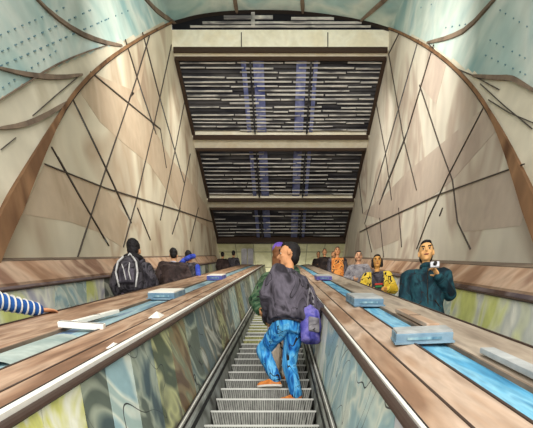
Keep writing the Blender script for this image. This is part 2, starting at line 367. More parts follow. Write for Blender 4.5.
def louvre(y0, y1, label, nsl, seed):
    random.seed(seed)
    t = empty('louvre_panel', (-.05, (y0 + y1) / 2, ZC), label=label, cat='ceiling louvre', group='dark louvre panels of the ceiling')
    bm = NB(); box(bm, V(-.05, (y0 + y1) / 2, ZC + .42), (XR - XL, y1 - y0, .06)); obj('backing', bm, M_void, t, True)
    bm = NB(); bl = NB(); n = nsl
    for i in range(n):
        y = y0 + .08 + (y1 - y0 - .16) * (i + .5) / n
        x = XL + .12
        box(bm, V(-.05, y, ZC + .12), (XR - XL - .2, .015, .16), Matrix.Rotation(math.radians(random.uniform(20, 40)), 3, 'X'))
        while x < XR - .4:                                          # pale strips, in lengths, painting the light gaps between slats
            L = random.uniform(.5, 2.2); L = min(L, XR - .1 - x)
            if random.random() < .84: box(bl, V(x + L / 2, y + random.uniform(-.02, .02), ZC + .02), (L * .96, random.uniform(.014, .046), .03), Matrix.Rotation(random.uniform(-.012, .012), 3, 'Z'))
            x += L
    obj('slat', bm, M_slatd, t, True); obj('gap_strip', bl, M_gaptrim, t, True)
    for X, wd in ((-.80, .36), (.66, .34), (-1.3, .16), (1.15, .14)):
        b = NB(); box(b, V(X, (y0 + y1) / 2, ZC + .05), (wd, y1 - y0 - .1, .02)); obj('lilac_strip', b, M_lilac, t, True)
    for X in (-1.07, .98):
        b = NB(); box(b, V(X, (y0 + y1) / 2, ZC - .01), (.05, y1 - y0 - .06, .05))
        for i in range(8): ell(b, V(X, y0 + (y1 - y0) * (i + .5) / 8, ZC - .04), .05, u=8, v=6)
        obj('carrier_rail', b, M_slatd, t, True)
    for X in (XL + .07, XR - .07):
        b = NB(); box(b, V(X, (y0 + y1) / 2, ZC + .0), (.12, y1 - y0, .1)); obj('side_frame', b, M_beamdark, t, True)
louvre(15.2, 18.18, 'nearest and largest dark louvre panel, behind the front beam', 17, 1)
louvre(18.8, 21.78, 'middle dark louvre panel between two cream beams', 12, 2)
louvre(22.4, 25.0, 'farthest dark louvre panel above the landing', 9, 3)
bm = NB(); box(bm, V(-.05, 25.1, ZC + .14), (XR - XL, .18, .64)); trim(bm, M_beamdark)
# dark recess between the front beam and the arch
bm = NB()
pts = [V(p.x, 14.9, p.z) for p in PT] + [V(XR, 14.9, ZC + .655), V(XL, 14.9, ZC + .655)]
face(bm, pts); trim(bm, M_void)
bm = NB()
for (x0, x1, z, h) in ((-2.6, 2.6, ZC + .86, .04), (-1.9, -.3, ZC + 1.04, .08), (.3, 1.7, ZC + 1.0, .05), (-3, 2.9, ZC + .74, .025)): box(bm, V((x0 + x1) / 2, 14.88, z), (x1 - x0, .05, h))
box(bm, V(-.95, 14.9, ZC + 1.0), (.12, .1, .4))
trim(bm, M_gaptrim)

# ---------------------------------------------------------------- escalators
RUN = .4; RISE = RUN * TAN
def tread_z(y): return math.floor(y / RUN + 1e-6) * RISE
def step_mesh(w_, m_r):
    bm = NB(); hw = w_ / 2
    # tread: grooved top, pale nosing; riser with ribs, tucked in at its foot
    box(bm, V(0, RUN / 2, -.012), (w_ - .01, RUN, .024), mi=1)
    n = int(w_ / .035)
    for i in range(n):
        x = -hw + .02 + (w_ - .04) * (i + .5) / n
        box(bm, V(x, RUN / 2 + .01, .004), ((w_ - .04) / n * .5, RUN - .03, .008), mi=0)
    box(bm, V(0, .006, -.008), (w_ - .01, .016, .02), mi=2)
    # riser below the nosing (front face)
    h = RISE - .015; n = int(w_ / .026); ins = .05
    for i in range(n):
        a = -1 + 2 * i / n; b = -1 + 2 * (i + .72) / n; jit = random.uniform(0, .3) * h if random.random() < .4 else 0
        v = [V(a * hw * .985, -.004, -.02), V(b * hw * .985, -.004, -.02), V(b * (hw - ins), .035, -h + jit), V(a * (hw - ins), .035, -h + jit)]
        v2 = [p + V(0, .02, 0) for p in v]
        f = [bm.verts.new(p) for p in v + v2]
        for q in ((0, 3, 2, 1), (4, 5, 6, 7), (0, 1, 5, 4), (1, 2, 6, 5), (2, 3, 7, 6), (3, 0, 4, 7)): bm.faces.new([f[k] for k in q]).material_index = 0
    vv = [V(-hw * .985, .012, -.02), V(hw * .985, .012, -.02), V(hw - ins, .05, -h - .02), V(-hw + ins, .05, -h - .02)]
    face(bm, vv[::-1], 1)
    me = bpy.data.meshes.new('step'); bm.to_mesh(me); bm.free()
    for m in (m_r, M_groove, M_nose): me.materials.append(m)
    return me
M_skirtedge = wash('skirt_edge', [(104, 104, 98), (142, 142, 134), (120, 118, 110)], 3, (1, .3, 1), rot=(-30, 0, 0))
def escalator(label, xa, xb, ra, rb, pa, pb, y0, skirt=True):
    """xa,xb step edges; ra=(x,h) top of left balustrade, rb=(x,h) of right; pa,pb panel colour lists"""
    xc = (xa + xb) / 2; t = empty('escalator', (xc, y0, tread_z(y0)), label=label, cat='escalator')
    ms = step_mesh(xb - xa, M_riser); my = step_mesh(xb - xa, M_riserY)
    k = int(math.ceil(y0 / RUN)); 
    while k < 63:
        y = k * RUN
        o = link('step', my if 8.6 < y < 15.5 and k % 4 else ms, t); o.location = V(xc, y, k * RISE) - Vector(t.location); k += 1
    for (xs, sg, top_, pl) in ((xa, -1, ra, pa), (xb, 1, rb, pb)):
        bm = NB(); prism(bm, [(xs, -2.0), (xs, -1.40), (xs + sg * .03, -1.36), (xs + sg * .08, -1.36), (xs + sg * .08, -2.0)], y0, YEND); obj('skirt', bm, M_skirt, t, True)
        bm = NB(); prism(bm, [(xs + sg * .0, -1.375), (xs + sg * .028, -1.345), (xs + sg * .055, -1.345), (xs + sg * .055, -1.375)], y0, YEND); obj('skirt_edge', bm, M_skirtedge, t, True)
        for u, mm in ((.006, M_ink), (.030, M_white), (.052, M_ink)):
            bm = NB(); prism(bm, [(xs + sg * u, -1.36), (xs + sg * u, -1.337), (xs + sg * (u + .007), -1.337), (xs + sg * (u + .007), -1.36)], y0, YEND); obj('skirt_bead', bm, mm, t, True)
        bm = NB(); prism(bm, [(xs - sg * .006, -1.50), (xs - sg * .006, -1.44), (xs + sg * .01, -1.44), (xs + sg * .01, -1.50)], y0, YEND); obj('skirt_brush', bm, M_groove, t, True)
        xt, ht = top_; b0 = (xs + sg * .065, -1.37); i = 0; y = y0; LST = pl[0]; cyc = pl[1]
        segs = LST[:] 
        while y < YEND - .05:
            if i < len(segs): L, cn = segs[i]
            else: L, cn = (.8 + .3 * ((i * 7) % 3) / 2, cyc[i % len(cyc)])
            y1 = min(y + L, YEND)
            bm = NB(); e = .004
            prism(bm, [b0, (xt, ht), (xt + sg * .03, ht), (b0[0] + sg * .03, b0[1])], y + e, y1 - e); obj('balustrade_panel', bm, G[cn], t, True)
            y = y1; i += 1
        # thin dark backing seen at the joints, rubber handrail along the top
        bm = NB(); prism(bm, [(b0[0] + sg * .032, b0[1]), (xt + sg * .032, ht), (xt + sg * .05, ht), (b0[0] + sg * .05, b0[1])], y0, YEND); obj('backing', bm, M_groove, t, True)
        bm = NB(); prof = [(xt - sg * .004 + .028 * math.cos(a), ht + .012 + .016 * math.sin(a)) for a in [2 * math.pi * q / 10 for q in range(10)]]
        prism(bm, prof, y0, YEND); obj('handrail', bm, M_dark, t, True)
    # comb plate at the top
    bm = NB(); box(bm, V(xc, YEND + .06, ZEND + .012), (xb - xa, .12, .02)); obj('comb_plate', bm, M_nose, t, True)
    return t
CA, CB = -.757, .365
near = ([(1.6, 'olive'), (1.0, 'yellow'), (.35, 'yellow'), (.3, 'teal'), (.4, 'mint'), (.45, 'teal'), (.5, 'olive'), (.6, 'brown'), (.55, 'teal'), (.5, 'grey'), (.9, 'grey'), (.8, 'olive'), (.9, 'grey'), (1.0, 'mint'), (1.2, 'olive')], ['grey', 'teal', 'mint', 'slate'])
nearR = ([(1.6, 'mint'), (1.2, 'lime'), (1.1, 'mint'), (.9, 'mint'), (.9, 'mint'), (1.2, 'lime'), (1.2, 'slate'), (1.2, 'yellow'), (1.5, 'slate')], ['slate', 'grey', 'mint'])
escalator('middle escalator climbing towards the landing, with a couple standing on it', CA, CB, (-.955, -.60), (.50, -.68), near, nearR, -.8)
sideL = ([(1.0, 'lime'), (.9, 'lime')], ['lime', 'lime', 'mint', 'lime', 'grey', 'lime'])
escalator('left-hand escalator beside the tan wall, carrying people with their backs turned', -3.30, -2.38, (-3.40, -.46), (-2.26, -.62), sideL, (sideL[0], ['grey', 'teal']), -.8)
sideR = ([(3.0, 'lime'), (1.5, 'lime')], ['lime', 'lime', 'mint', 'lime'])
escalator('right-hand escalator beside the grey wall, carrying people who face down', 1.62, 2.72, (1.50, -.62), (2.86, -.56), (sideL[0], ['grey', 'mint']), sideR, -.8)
# ---------------------------------------------------------------- decks between the escalators, wall ledges
def deck(label, xi, hi, c0, c1, xo, ho, wood, blue, hch, ew):
    t = empty('escalator_deck', inc((xi + xo) / 2, 0, -.6), label=label, cat='deck'); s = 1 if xo > xi else -1; y0 = -.8
    def P(name, prof, m): bm = NB(); prism(bm, prof, y0, YEND); return obj(name, bm, m, t, True)
    P('inner_board', [(xi + s * .02, hi), (c0, hch), (c0, hch - .10), (xi + s * .02, hi - .06)], wood)
    P('outer_board', [(c1, hch), (xo, ho), (xo, ho - .05), (c1, hch - .10)], wood if s < 0 else M_woodG)
    P('channel_lining', [(c0, hch - .022), (c1, hch - .022), (c1, hch - .10), (c0, hch - .10)], blue)
    P('channel_lip', [(c0 - s * .010, hch + .004), (c0 + s * .004, hch + .004), (c0 + s * .004, hch - .03), (c0 - s * .012, hch - .03)], M_dark)
    P('channel_lip', [(c1 - s * .006, hch + .004), (c1 + s * .01, hch + .004), (c1 + s * .01, hch - .03), (c1 - s * .006, hch - .03)], M_brownline)
    P('edge_trim', [(xi + s * ew, hi + .012), (xi, hi + .004), (xi, hi - .035), (xi + s * ew, hi - .035)], M_white)
    P('edge_bead', [(xi + s * (ew + .001), hi + .014), (xi + s * (ew + .008), hi + .014), (xi + s * (ew + .008), hi - .02), (xi + s * (ew + .001), hi - .02)], M_ink)
    P('edge_bead', [(xo, ho + .01), (xo - s * .014, ho + .01), (xo - s * .014, ho - .05), (xo, ho - .05)], M_dark)
    P('grain_groove', [((xi * .55 + c0 * .45), hi * .55 + hch * .45 + .003), ((xi * .55 + c0 * .45) + .012, hi * .55 + hch * .45 + .003), ((xi * .55 + c0 * .45) + .012, hi - .03), ((xi * .55 + c0 * .45), hi - .03)], M_dark)
    return t
deck('wooden deck with a grey-blue channel left of the middle escalator', -.985, -.565, -1.37, -1.65, -2.215, -.56, M_wood, M_blueL, -.56, .02)
deck('wooden deck with a bright blue channel right of the middle escalator', .525, -.655, .86, 1.08, 1.47, -.545, M_woodR, M_blue, -.575, .012)
def ledge(label, xw, hw, xo, ho, y0, y1):
    s = 1 if xw > xo else -1
    t = empty('wall_ledge', inc(xw, 0, ho), label=label, cat='ledge')
    bm = NB(); prism(bm, [(xw, hw), (xo + s * .1, hw - .03), (xo, ho + .16 * abs(hw - ho)), (xo + s * .01, ho), (xw, ho)], y0, y1); obj('ledge_board', bm, M_dado, t, True)
    bm = NB(); prism(bm, [(xo - s * .004, ho + .02), (xo - s * .004, ho - .035), (xw, ho - .035), (xw, ho)], y0, y1); obj('lower_lip', bm, wash('lip_mauve', [(118, 104, 108), (150, 134, 132), (106, 84, 74)], 2, (1, .3, 1)), t, True)
    bm = NB(); prism(bm, [(xw, hw + .012), (xo + s * .1, hw - .018), (xo + s * .1, hw - .03), (xw, hw)], y0, y1); obj('top_bead', bm, M_brownline, t, True)
    return t
ledge('long tan wooden ledge along the left wall at head height', XL, -.06, -3.40, -.42, -.8, 24.2)
ledge('long tan wooden ledge along the right wall behind the descending people', XR, -.14, 2.90, -.50, -.8, 24.2)
# ---------------------------------------------------------------- light boxes and covers on the decks
RX = math.radians(30)
def light_box(label, x, y, h, w_, d, th, front, topm, rz=0):
    t = empty('deck_light_box', inc(x, y, h), rz, label, 'light box', 'light boxes bridging the deck channels', RX)
    bm = NB(); box(bm, V(0, 0, th / 2), (w_, d, th), bev=.006); box(bm, V(0, -d * .1, th * .1), (w_ * 1.04, d * 1.02, th * .2)); obj('housing', bm, front, t)
    bm = NB(); box(bm, V(0, 0, th + .006), (w_ * .97, d * .92, .014)); obj('lid', bm, topm, t)
    bm = NB(); box(bm, V(0, -d / 2 - .004, th * .5), (w_ * .6, .01, th * .25)); obj('lens', bm, M_blueL, t)
    return t
M_boxg = wash('box_bluegrey', [(96, 128, 150), (140, 164, 176)], 4)
light_box('grey-lidded light box across the near end of the right deck channel', .93, 3.05, -.575, .36, .24, .06, M_boxg, M_grey, math.radians(-6))
light_box('light box across the right deck channel, second from the front', .965, 5.4, -.575, .33, .75, .07, M_boxg, M_grey)
light_box('small purple-grey light box near the top of the right deck channel', .95, 10.6, -.575, .34, .9, .07, wash('box_purple', [(90, 84, 150), (130, 128, 180)], 3), M_grey)
light_box('white-framed light box on the left deck below the dark-coated riders', -1.53, 6.1, -.57, .34, .75, .07, M_boxg, M_white)
light_box('small blue light box far up the left deck channel', -1.5, 10.5, -.57, .34, .9, .08, wash('box_purple2', [(80, 90, 160), (120, 130, 190)], 3), M_white)
def plank(name, label, cat, x, y, h, w_, L, th, m, rz=0, ends=None):
    t = empty(name, inc(x, y, h), rz, label, cat, None, RX)
    bm = NB(); box(bm, V(0, 0, th / 2), (w_, L, th), bev=.004); obj('board', bm, m, t)
    bm = NB(); box(bm, V(0, 0, th + .001), (w_ * .98, .008, .004)); obj('joint', bm, M_ink, t)
plank('channel_cover', 'long pale grey cover strip beside the blue channel of the right deck', 'cover', 1.15, 2.0, -.555, .08, 1.3, .03, M_grey)
plank('channel_cover', 'short tan cover strip beside the blue channel, near the man in the teal coat', 'cover', 1.15, 3.95, -.56, .10, 1.1, .03, M_woodR)
plank('channel_cover', 'white cover strip angled over the near end of the left deck channel', 'cover', -1.50, 3.42, -.555, .32, .10, .04, M_white, math.radians(10))
plank('channel_cover', 'narrow white strip lying along the outer side of the left deck channel', 'cover', -1.60, 3.95, -.555, .06, .8, .03, M_white, math.radians(-7))
bm = NB()
for i in range(12):
    a0, a1 = math.pi * i / 12, math.pi * (i + 1) / 12
    for (ya, yb) in ((2.35, 3.15),):
        face(bm, [inc(-1.51 + .14 * math.cos(a0), ya, -.60 + .05 * math.sin(a0)), inc(-1.51 + .14 * math.cos(a1), ya, -.60 + .05 * math.sin(a1)), inc(-1.51 + .12 * math.cos(a1), yb, -.60 + .05 * math.sin(a1)), inc(-1.51 + .12 * math.cos(a0), yb, -.60 + .05 * math.sin(a0))])
tag(obj('channel_cover', bm, wash('cover_teal', [(140, 156, 150), (176, 186, 176)], 3)), 'rounded grey-green cover lying in the near left deck channel', 'cover')
def wedge(label, x, y, h, s=1):
    bm = NB(); v = [inc(x - .05 * s, y - .1 * s, h), inc(x + .05 * s, y - .08 * s, h), inc(x + .04 * s, y + .12 * s, h), inc(x - .03 * s, y + .1 * s, h), inc(x, y, h + .05 * s)]
    q = [bm.verts.new(p) for p in v]; bm.faces.new(q[3::-1])
    for i in range(4): bm.faces.new((q[i], q[(i + 1) % 4], q[4]))
    tag(obj('deck_marker', bm, M_white), label, 'marker', 'small white markers on the left deck')
wedge('small white pyramid marker on the left deck beside the white-framed box', -1.13, 4.1, -.563)
wedge('tiny white marker on the left deck edge near the front', -1.03, 2.78, -.565, .55)
# landing column and cabinet
t = empty('landing_column', (-1.95, 25.8, ZEND), label='pale lilac-grey double column standing on the upper landing', cat='column')
for dx in (-.19, .17):
    bm = NB(); box(bm, V(dx, 0, (ZC - .15 - ZEND) / 2), (.32, .3, ZC - .15 - ZEND), bev=.03); obj('shaft', bm, wash('lilac_grey', [(150, 148, 156), (190, 188, 190)], 2), t)
    bm = NB(); box(bm, V(dx, 0, .1), (.34, .33, .2)); obj('base', bm, M_skirt, t)

# ---------------------------------------------------------------- people
def remesh(bm, voxel, it=3, fold=0, fscale=9, fstretch=(1, 1, 1), seed=0):
    me = bpy.data.meshes.new('tmp'); bm.to_mesh(me); bm.free(); o = bpy.data.objects.new('tmp', me); COL.objects.link(o)
    r = o.modifiers.new('r', 'REMESH'); r.mode = 'VOXEL'; r.voxel_size = voxel
    s = o.modifiers.new('s', 'SMOOTH'); s.factor = .5; s.iterations = it
    dg = bpy.context.evaluated_depsgraph_get(); dg.update()
    out = bpy.data.meshes.new_from_object(o.evaluated_get(dg)); bpy.data.objects.remove(o); bpy.data.meshes.remove(me)
    if fold:
        nrm = [v.normal.copy() for v in out.vertices]
        for v, n in zip(out.vertices, nrm):
            c = Vector((v.co.x * fstretch[0], v.co.y * fstretch[1], v.co.z * fstretch[2])) * fscale + Vector((seed, seed * 2, 0))
            v.co += n * (fold * (1 - 2 * abs(noise.noise(c))) - fold * .4)
    for p in out.polygons: p.use_smooth = True
    return out
def limb(bm, pts, rad):
    for a, b, ra, rb in zip(pts, pts[1:], rad, rad[1:]): cone(bm, a, ra, b, rb)
def hand(bm, wrist, d, palm_n, side, curl=.5, s=1.0, k=1.0):
    """palm and five fingers from the wrist along d; palm faces palm_n; the thumb leaves at the given side"""
    d = Vector(d).normalized(); n = Vector(palm_n); n = (n - d * n.dot(d)).normalized(); x = d.cross(n) * side
    R = Matrix((x, d, n)).transposed(); w0 = Vector(wrist)
    ell(bm, w0 + d * .05 * s, (.042 * s, .055 * s, .017 * s), R)
    for i, (fx, L) in enumerate(((.030, .072), (.010, .080), (-.011, .074), (-.031, .058))):
        p = w0 + d * .085 * s + x * fx * s; a = curl * .5; q = p
        for j, (fl, r0, r1) in enumerate(((.45, .0098, .009), (.32, .009, .0082), (.23, .0082, .0068))):
            dd = d * math.cos(a) + n * math.sin(a) + x * fx * 1.6 * (1 - curl)
            q2 = q + dd.normalized() * L * fl * s; cone(bm, q, r0 * k * s, q2, r1 * k * s, 8); q = q2; a += curl
    p = w0 + d * .022 * s + x * .034 * s; q = p + (d * .6 + x * .8 + n * .25).normalized() * .036 * s; r = q + (d * .92 + x * .25 + n * .5 * (1 + curl)).normalized() * .034 * s
    cone(bm, p, .014 * s, q, .0115 * s, 8); cone(bm, q, .0115 * s, r, .009 * s, 8)
def skinmat(name, c): return wash('skin_' + name, [tuple(int(v * .86) for v in c), c, c], 12, fine=.05, rough=.6)
M_eye = flat('eye_white', (205, 196, 180), fine=0); M_lip = flat('lip', (150, 84, 72), fine=0)
def person(name_label, loc, rz, h=1.8, skin=(214, 160, 120), hair=(28, 24, 24), jacket=None, trousers=None, shoes=None, head_scale=1.0, yaw=0,
           armR=None, armL=None, footR=None, footL=None, bulk=1.0, jlen=.86, voxel=.011, hairstyle='short', cap=None, collar=None, fold=.008,
           hand_curl=.6, hands=None, extras=None, cat='person', sleeve=True, group=None, shoulders=1.0, pitch=0, tbulk=None, sleeve_x=None, footyaw=0, shoe_s=1.0):
    s = h / 1.8
    t = empty('person', loc, rz, name_label, cat, group)
    sh = .185 * shoulders
    def P(p): return Vector(p) * s
    armR = armR or [(.27, -.02, 1.17), (.26, .12, .93)]; armL = armL or [(-.27, -.02, 1.17), (-.26, .12, .93)]
    footR = footR or (.1, 0, 0); footL = footL or (-.1, 0, 0)
    # ---- body, one continuous skin
    bm = NB()
    hc = V(0, .015, 1.60 + .115 * head_scale); Rh = Matrix.Rotation(yaw, 3, 'Z') @ Matrix.Rotation(pitch, 3, 'X')
    def Hd(p): return P(hc + Rh @ (Vector(p) * head_scale))
    hs = s * head_scale
    ell(bm, Hd((0, -.012, .022)), (.076 * hs, .095 * hs, .093 * hs), Rh)          # skull
    ell(bm, Hd((0, .022, -.03)), (.060 * hs, .068 * hs, .082 * hs), Rh)          # face
    ell(bm, Hd((0, .055, -.092)), (.028 * hs, .022 * hs, .018 * hs), Rh)         # chin
    cone(bm, Hd((0, .084, .008)), .009 * hs, Hd((0, .104, -.026)), .014 * hs, 8)  # nose
    ell(bm, Hd((0, .078, .022)), (.052 * hs, .014 * hs, .010 * hs), Rh)          # brow ridge
    for q in (-1, 1):
        ell(bm, Hd((q * .077, -.004, -.006)), (.010 * hs, .018 * hs, .030 * hs), Rh)
        ell(bm, Hd((q * .04, .058, -.03)), (.02 * hs, .02 * hs, .02 * hs), Rh)
    cone(bm, P((0, -.01, 1.44)), .062 * s, P((0, 0, 1.62)), .055 * s)
    loft(bm, [tuple(P(q[:3])) + (q[3] * s, q[4] * s) for q in ((0, 0, .86, .135, .095), (0, 0, .95, .155, .11), (0, .0, 1.08, .135, .095), (0, 0, 1.25, .155, .11), (0, -.005, 1.38, .165, .10), (0, -.01, 1.45, .13, .075), (0, -.01, 1.50, .06, .055))])
    legs = []
    for sx, ft in ((1, footR), (-1, footL)):
        hip = V(sx * .09, 0, .90); ank = V(ft[0], ft[1], ft[2] + .085); d = ank - hip; L = .42
        hl = min(d.length / 2, L * .999); off = math.sqrt(max(0, L * L - hl * hl)); fwd = V(0, 1, 0) - d.normalized() * d.normalized().y
        knee = (hip + ank) / 2 + fwd.normalized() * off
        legs.append((hip, knee, ank, Vector(ft)))
        limb(bm, [P(hip), P(knee), P(ank)], [.082 * s, .052 * s, .036 * s])
        cone(bm, P(ank - V(0, .02, .04)), .034 * s, P(V(ft[0], ft[1] + .13, ft[2] + .03)), .024 * s)
    arms = []
    for sx, a, key in ((1, armR, 'R'), (-1, armL, 'L')):
        sho = V(sx * sh, -.01, 1.43); el, wr = Vector(a[0]), Vector(a[1]); arms.append((sho, el, wr, sx))
        limb(bm, [P((sx * .1, -.01, 1.43)), P(sho), P(el), P(wr)], [.05 * s, .052 * s, .038 * s, .026 * s])
        hd = (hands or {}).get(key); fd = (wr - el).normalized()
        pn = Vector(hd[0]) if hd else V(-sx, .2, 0); dirn = Vector(hd[1]) if hd and len(hd) > 1 else fd
        hand(bm, P(wr), dirn, pn, (1 if hd is None or len(hd) < 3 else hd[2]), hand_curl, s * (1 + (head_scale - 1) * .5))
    me = remesh(bm, voxel if voxel < .01 else voxel, 2)
    b2 = NB(); b2.from_mesh(me); bpy.data.meshes.remove(me)
    for q in (-1, 1):
        ell(b2, Hd((q * .031, .077, .0)), (.014 * hs, .009 * hs, .0055 * hs), Rh, 1, 10, 6)
        ell(b2, Hd((q * .031, .086, .0)), (.007 * hs, .005 * hs, .007 * hs), Rh, 2, 8, 6)
        box(b2, Hd((q * .033, .088, .024)), (.036 * hs, .012 * hs, .009 * hs), Rh @ Matrix.Rotation(q * -.15, 3, 'Y'), 2)
    ell(b2, Hd((0, .083, -.058)), (.025 * hs, .010 * hs, .007 * hs), Rh, 3, 10, 6)
    mh = flat('hair_%d_%d_%d' % hair, hair, rough=.6)
    o = obj('body', b2, [skinmat('%d_%d_%d' % skin, skin), M_eye, mh, M_lip], t, smooth=True)
    # ---- trousers
    tr = NB(); B = tbulk or bulk
    loft(tr, [tuple(P(q[:3])) + (q[3] * s, q[4] * s) for q in ((0, 0, .80, .15, .115), (0, 0, .88, .17 * B, .128 * B), (0, 0, .96, .168 * B, .125 * B), (0, 0, 1.06, .15 * B, .11 * B))])
    for hip, knee, ank, ft in legs: limb(tr, [P(hip), P(knee), P(ank - V(0, .01, -.02))], [.108 * s * B, .078 * s * B, .066 * s])
    me = remesh(tr, max(voxel, .009), 2, fold, 9, (1, 1, .6), 3); me.materials.append(trousers); link('trousers', me, t)
    # ---- shoes
    for hip, knee, ank, ft in legs:
        f = NB(); c = P(ft)
        loft(f, [(c.x, c.y + .055 * s, c.z + z * s + .001, rx * s, ry * s) for z, rx, ry in ((0, .046, .135), (.02, .05, .14), (.022, .046, .136), (.045, .044, .125), (.062, .038, .10))], 18)
        cone(f, c + V(0, .10, .04) * s, .036 * s, c + V(0, -.02, .075) * s, .046 * s, 12)
        bmesh.ops.transform(f, matrix=Matrix.Translation(c) @ Matrix.Rotation(footyaw, 4, 'Z') @ Matrix.Diagonal((shoe_s, shoe_s, shoe_s, 1)) @ Matrix.Translation(-c), verts=f.verts)
        for q in f.faces: q.material_index = 1 if q.calc_center_median().z < c.z + .021 * s else 0
        obj('shoe', f, [shoes or M_dark, flat('sole', (214, 208, 196), fine=.05)], t)
    # ---- jacket
    B = bulk; j = NB(); jz = jlen
    rings = [(0, 0, jz, .185 * B, .145 * B), (0, 0, jz + .04, .195 * B, .15 * B), (0, 0, 1.08, .185 * B, .14 * B), (0, 0, 1.26, .198 * B, .148 * B), (0, -.005, 1.38, .20 * B * shoulders, .135 * B), (0, -.01, 1.46, .16 * B, .10), (0, -.01, 1.53, .085, .08)]
    loft(j, [tuple(P(q[:3])) + (q[3] * s, q[4] * s) for q in rings])
    for sho, el, wr, sx in arms:
        wq = el + (wr - el) * .96
        limb(j, [P((sx * .08, -.01, 1.44)), P(sho), P(el), P(wq)], [.075 * s * B, .084 * s * B, .066 * s * B, .048 * s * B])
    me = remesh(j, max(voxel, .009), 2, fold * 1.1, 7, (1, 1, .8), 11)
    mj = jacket if isinstance(jacket, (list, tuple)) else [jacket]
    for m in mj: me.materials.append(m)
    jk = link('jacket', me, t)
    if sleeve_x:
        for p in me.polygons: p.material_index = 1 if abs(p.center.x) > sleeve_x * s else 0
    if collar:
        c = NB()
        for i in range(16):
            a = 2 * math.pi * i / 16; b_ = 2 * math.pi * (i + 1) / 16
            cone(c, P((.078 * math.cos(a), .07 * math.sin(a), 1.535)), .022 * s, P((.078 * math.cos(b_), .07 * math.sin(b_), 1.535)), .022 * s, 8, ends=False)
        obj('collar', c, collar, t, smooth=True)
    # ---- hair
    hb = NB()
    ell(hb, Hd((0, -.036, .042)), (.082 * hs, .092 * hs, .088 * hs), Rh)
    ell(hb, Hd((0, .008, .090)), (.060 * hs, .064 * hs, .032 * hs), Rh)
    ell(hb, Hd((0, -.058, -.015)), (.07 * hs, .055 * hs, .075 * hs), Rh)
    if hairstyle == 'long':
        for q in (-1, 1): cone(hb, Hd((q * .06, -.02, .02)), .035 * hs, Hd((q * .07, -.03, -.16)), .03 * hs)
        ell(hb, Hd((0, -.06, -.10)), (.08 * hs, .04 * hs, .13 * hs), Rh)
    if hairstyle == 'bob':
        for q in (-1, 1): cone(hb, Hd((q * .07, .0, .03)), .03 * hs, Hd((q * .078, .01, -.07)), .024 * hs)
    if hairstyle == 'hood':
        ell(hb, Hd((0, -.03, -.11)), (.13 * hs, .09 * hs, .055 * hs), Rh)
    me = remesh(hb, .009, 1, .006, 22, (1, 1, 1), 5); me.materials.append(mh); link('hair', me, t)
    if cap:
        c = NB(); ell(c, Hd((0, -.018, .065)), (.092 * hs, .108 * hs, .078 * hs), Rh); ell(c, Hd((0, .10, .062)), (.07 * hs, .075 * hs, .012 * hs), Rh)
        obj('cap', c, cap, t, smooth=True)
    if extras: extras(t, s, Hd, P, arms, hs, Rh)
    return t
def strand(t, name, pts, r, m):
    b = NB()
    for a, c in zip(pts, pts[1:]): cone(b, a, r, c, r, 8)
    return obj(name, b, m, t, smooth=True)

blackcloth = wash('cloth_black', [(28, 26, 30), (56, 52, 58), (86, 82, 88), (36, 34, 38)], 5, (1, 1, .7), dist=1.5, ink=.006, inkscale=4)
charcoal = wash('cloth_charcoal', [(40, 36, 42), (70, 66, 74), (98, 92, 102), (48, 44, 50)], 4, (1, 1, .7), dist=1.2, ink=.006, inkscale=4)
browncoat = wash('cloth_brownblack', [(36, 28, 28), (58, 46, 44), (76, 62, 60)], 5, ink=.006, inkscale=4)
denim = wash('denim_blue', [(16, 66, 128), (36, 112, 182), (66, 154, 212), (110, 186, 228), (30, 98, 164)], 5, (2.2, 2.2, .4), dist=1.2, ink=.007, inkscale=3)
camo = wash('camo_green', [(24, 38, 28), (52, 84, 58), (92, 112, 84), (40, 62, 42)], 8, dist=1, ink=.006, inkscale=4)
teal = wash('cloth_teal', [(12, 30, 38), (20, 52, 62), (32, 72, 80), (14, 38, 48)], 5, (1, 1, .7), dist=1.2, ink=.006, inkscale=4)
yelblk = wash('cloth_yellow_black', [(32, 28, 26), (34, 30, 28), (214, 178, 52), (236, 204, 78), (40, 34, 30), (226, 188, 60)], 6, dist=1.5, hard=True)
yel = wash('cloth_yellow', [(206, 168, 44), (236, 204, 78), (224, 186, 58)], 5, ink=.02, inkscale=5)
greyj = wash('cloth_grey', [(86, 82, 88), (128, 124, 128), (150, 146, 148)], 5, ink=.006, inkscale=4)
orange = wash('cloth_orange', [(186, 110, 50), (210, 138, 70), (50, 40, 38), (196, 126, 60)], 7, hard=True, dist=1)
lilac = wash('cloth_lilac', [(138, 116, 158), (184, 160, 196)], 5)
creamt = wash('cloth_cream', [(210, 188, 164), (238, 224, 204)], 5, (1.5, 1.5, .5), ink=.006, inkscale=4)
stripe = wash('stripe_base', [(28, 66, 130), (44, 92, 160)], 4)
whitefold = flat('cloth_white_mark', (208, 206, 204), fine=.05)
purple = wash('cap_purple', [(96, 70, 160), (130, 100, 190)], 6)
shoeo = wash('shoe_orange', [(178, 104, 48), (214, 130, 60), (150, 116, 90)], 7)
darkt = flat('trouser_dark', (44, 44, 54)); 
def at_step(x, y): return (x, y, tread_z(y))

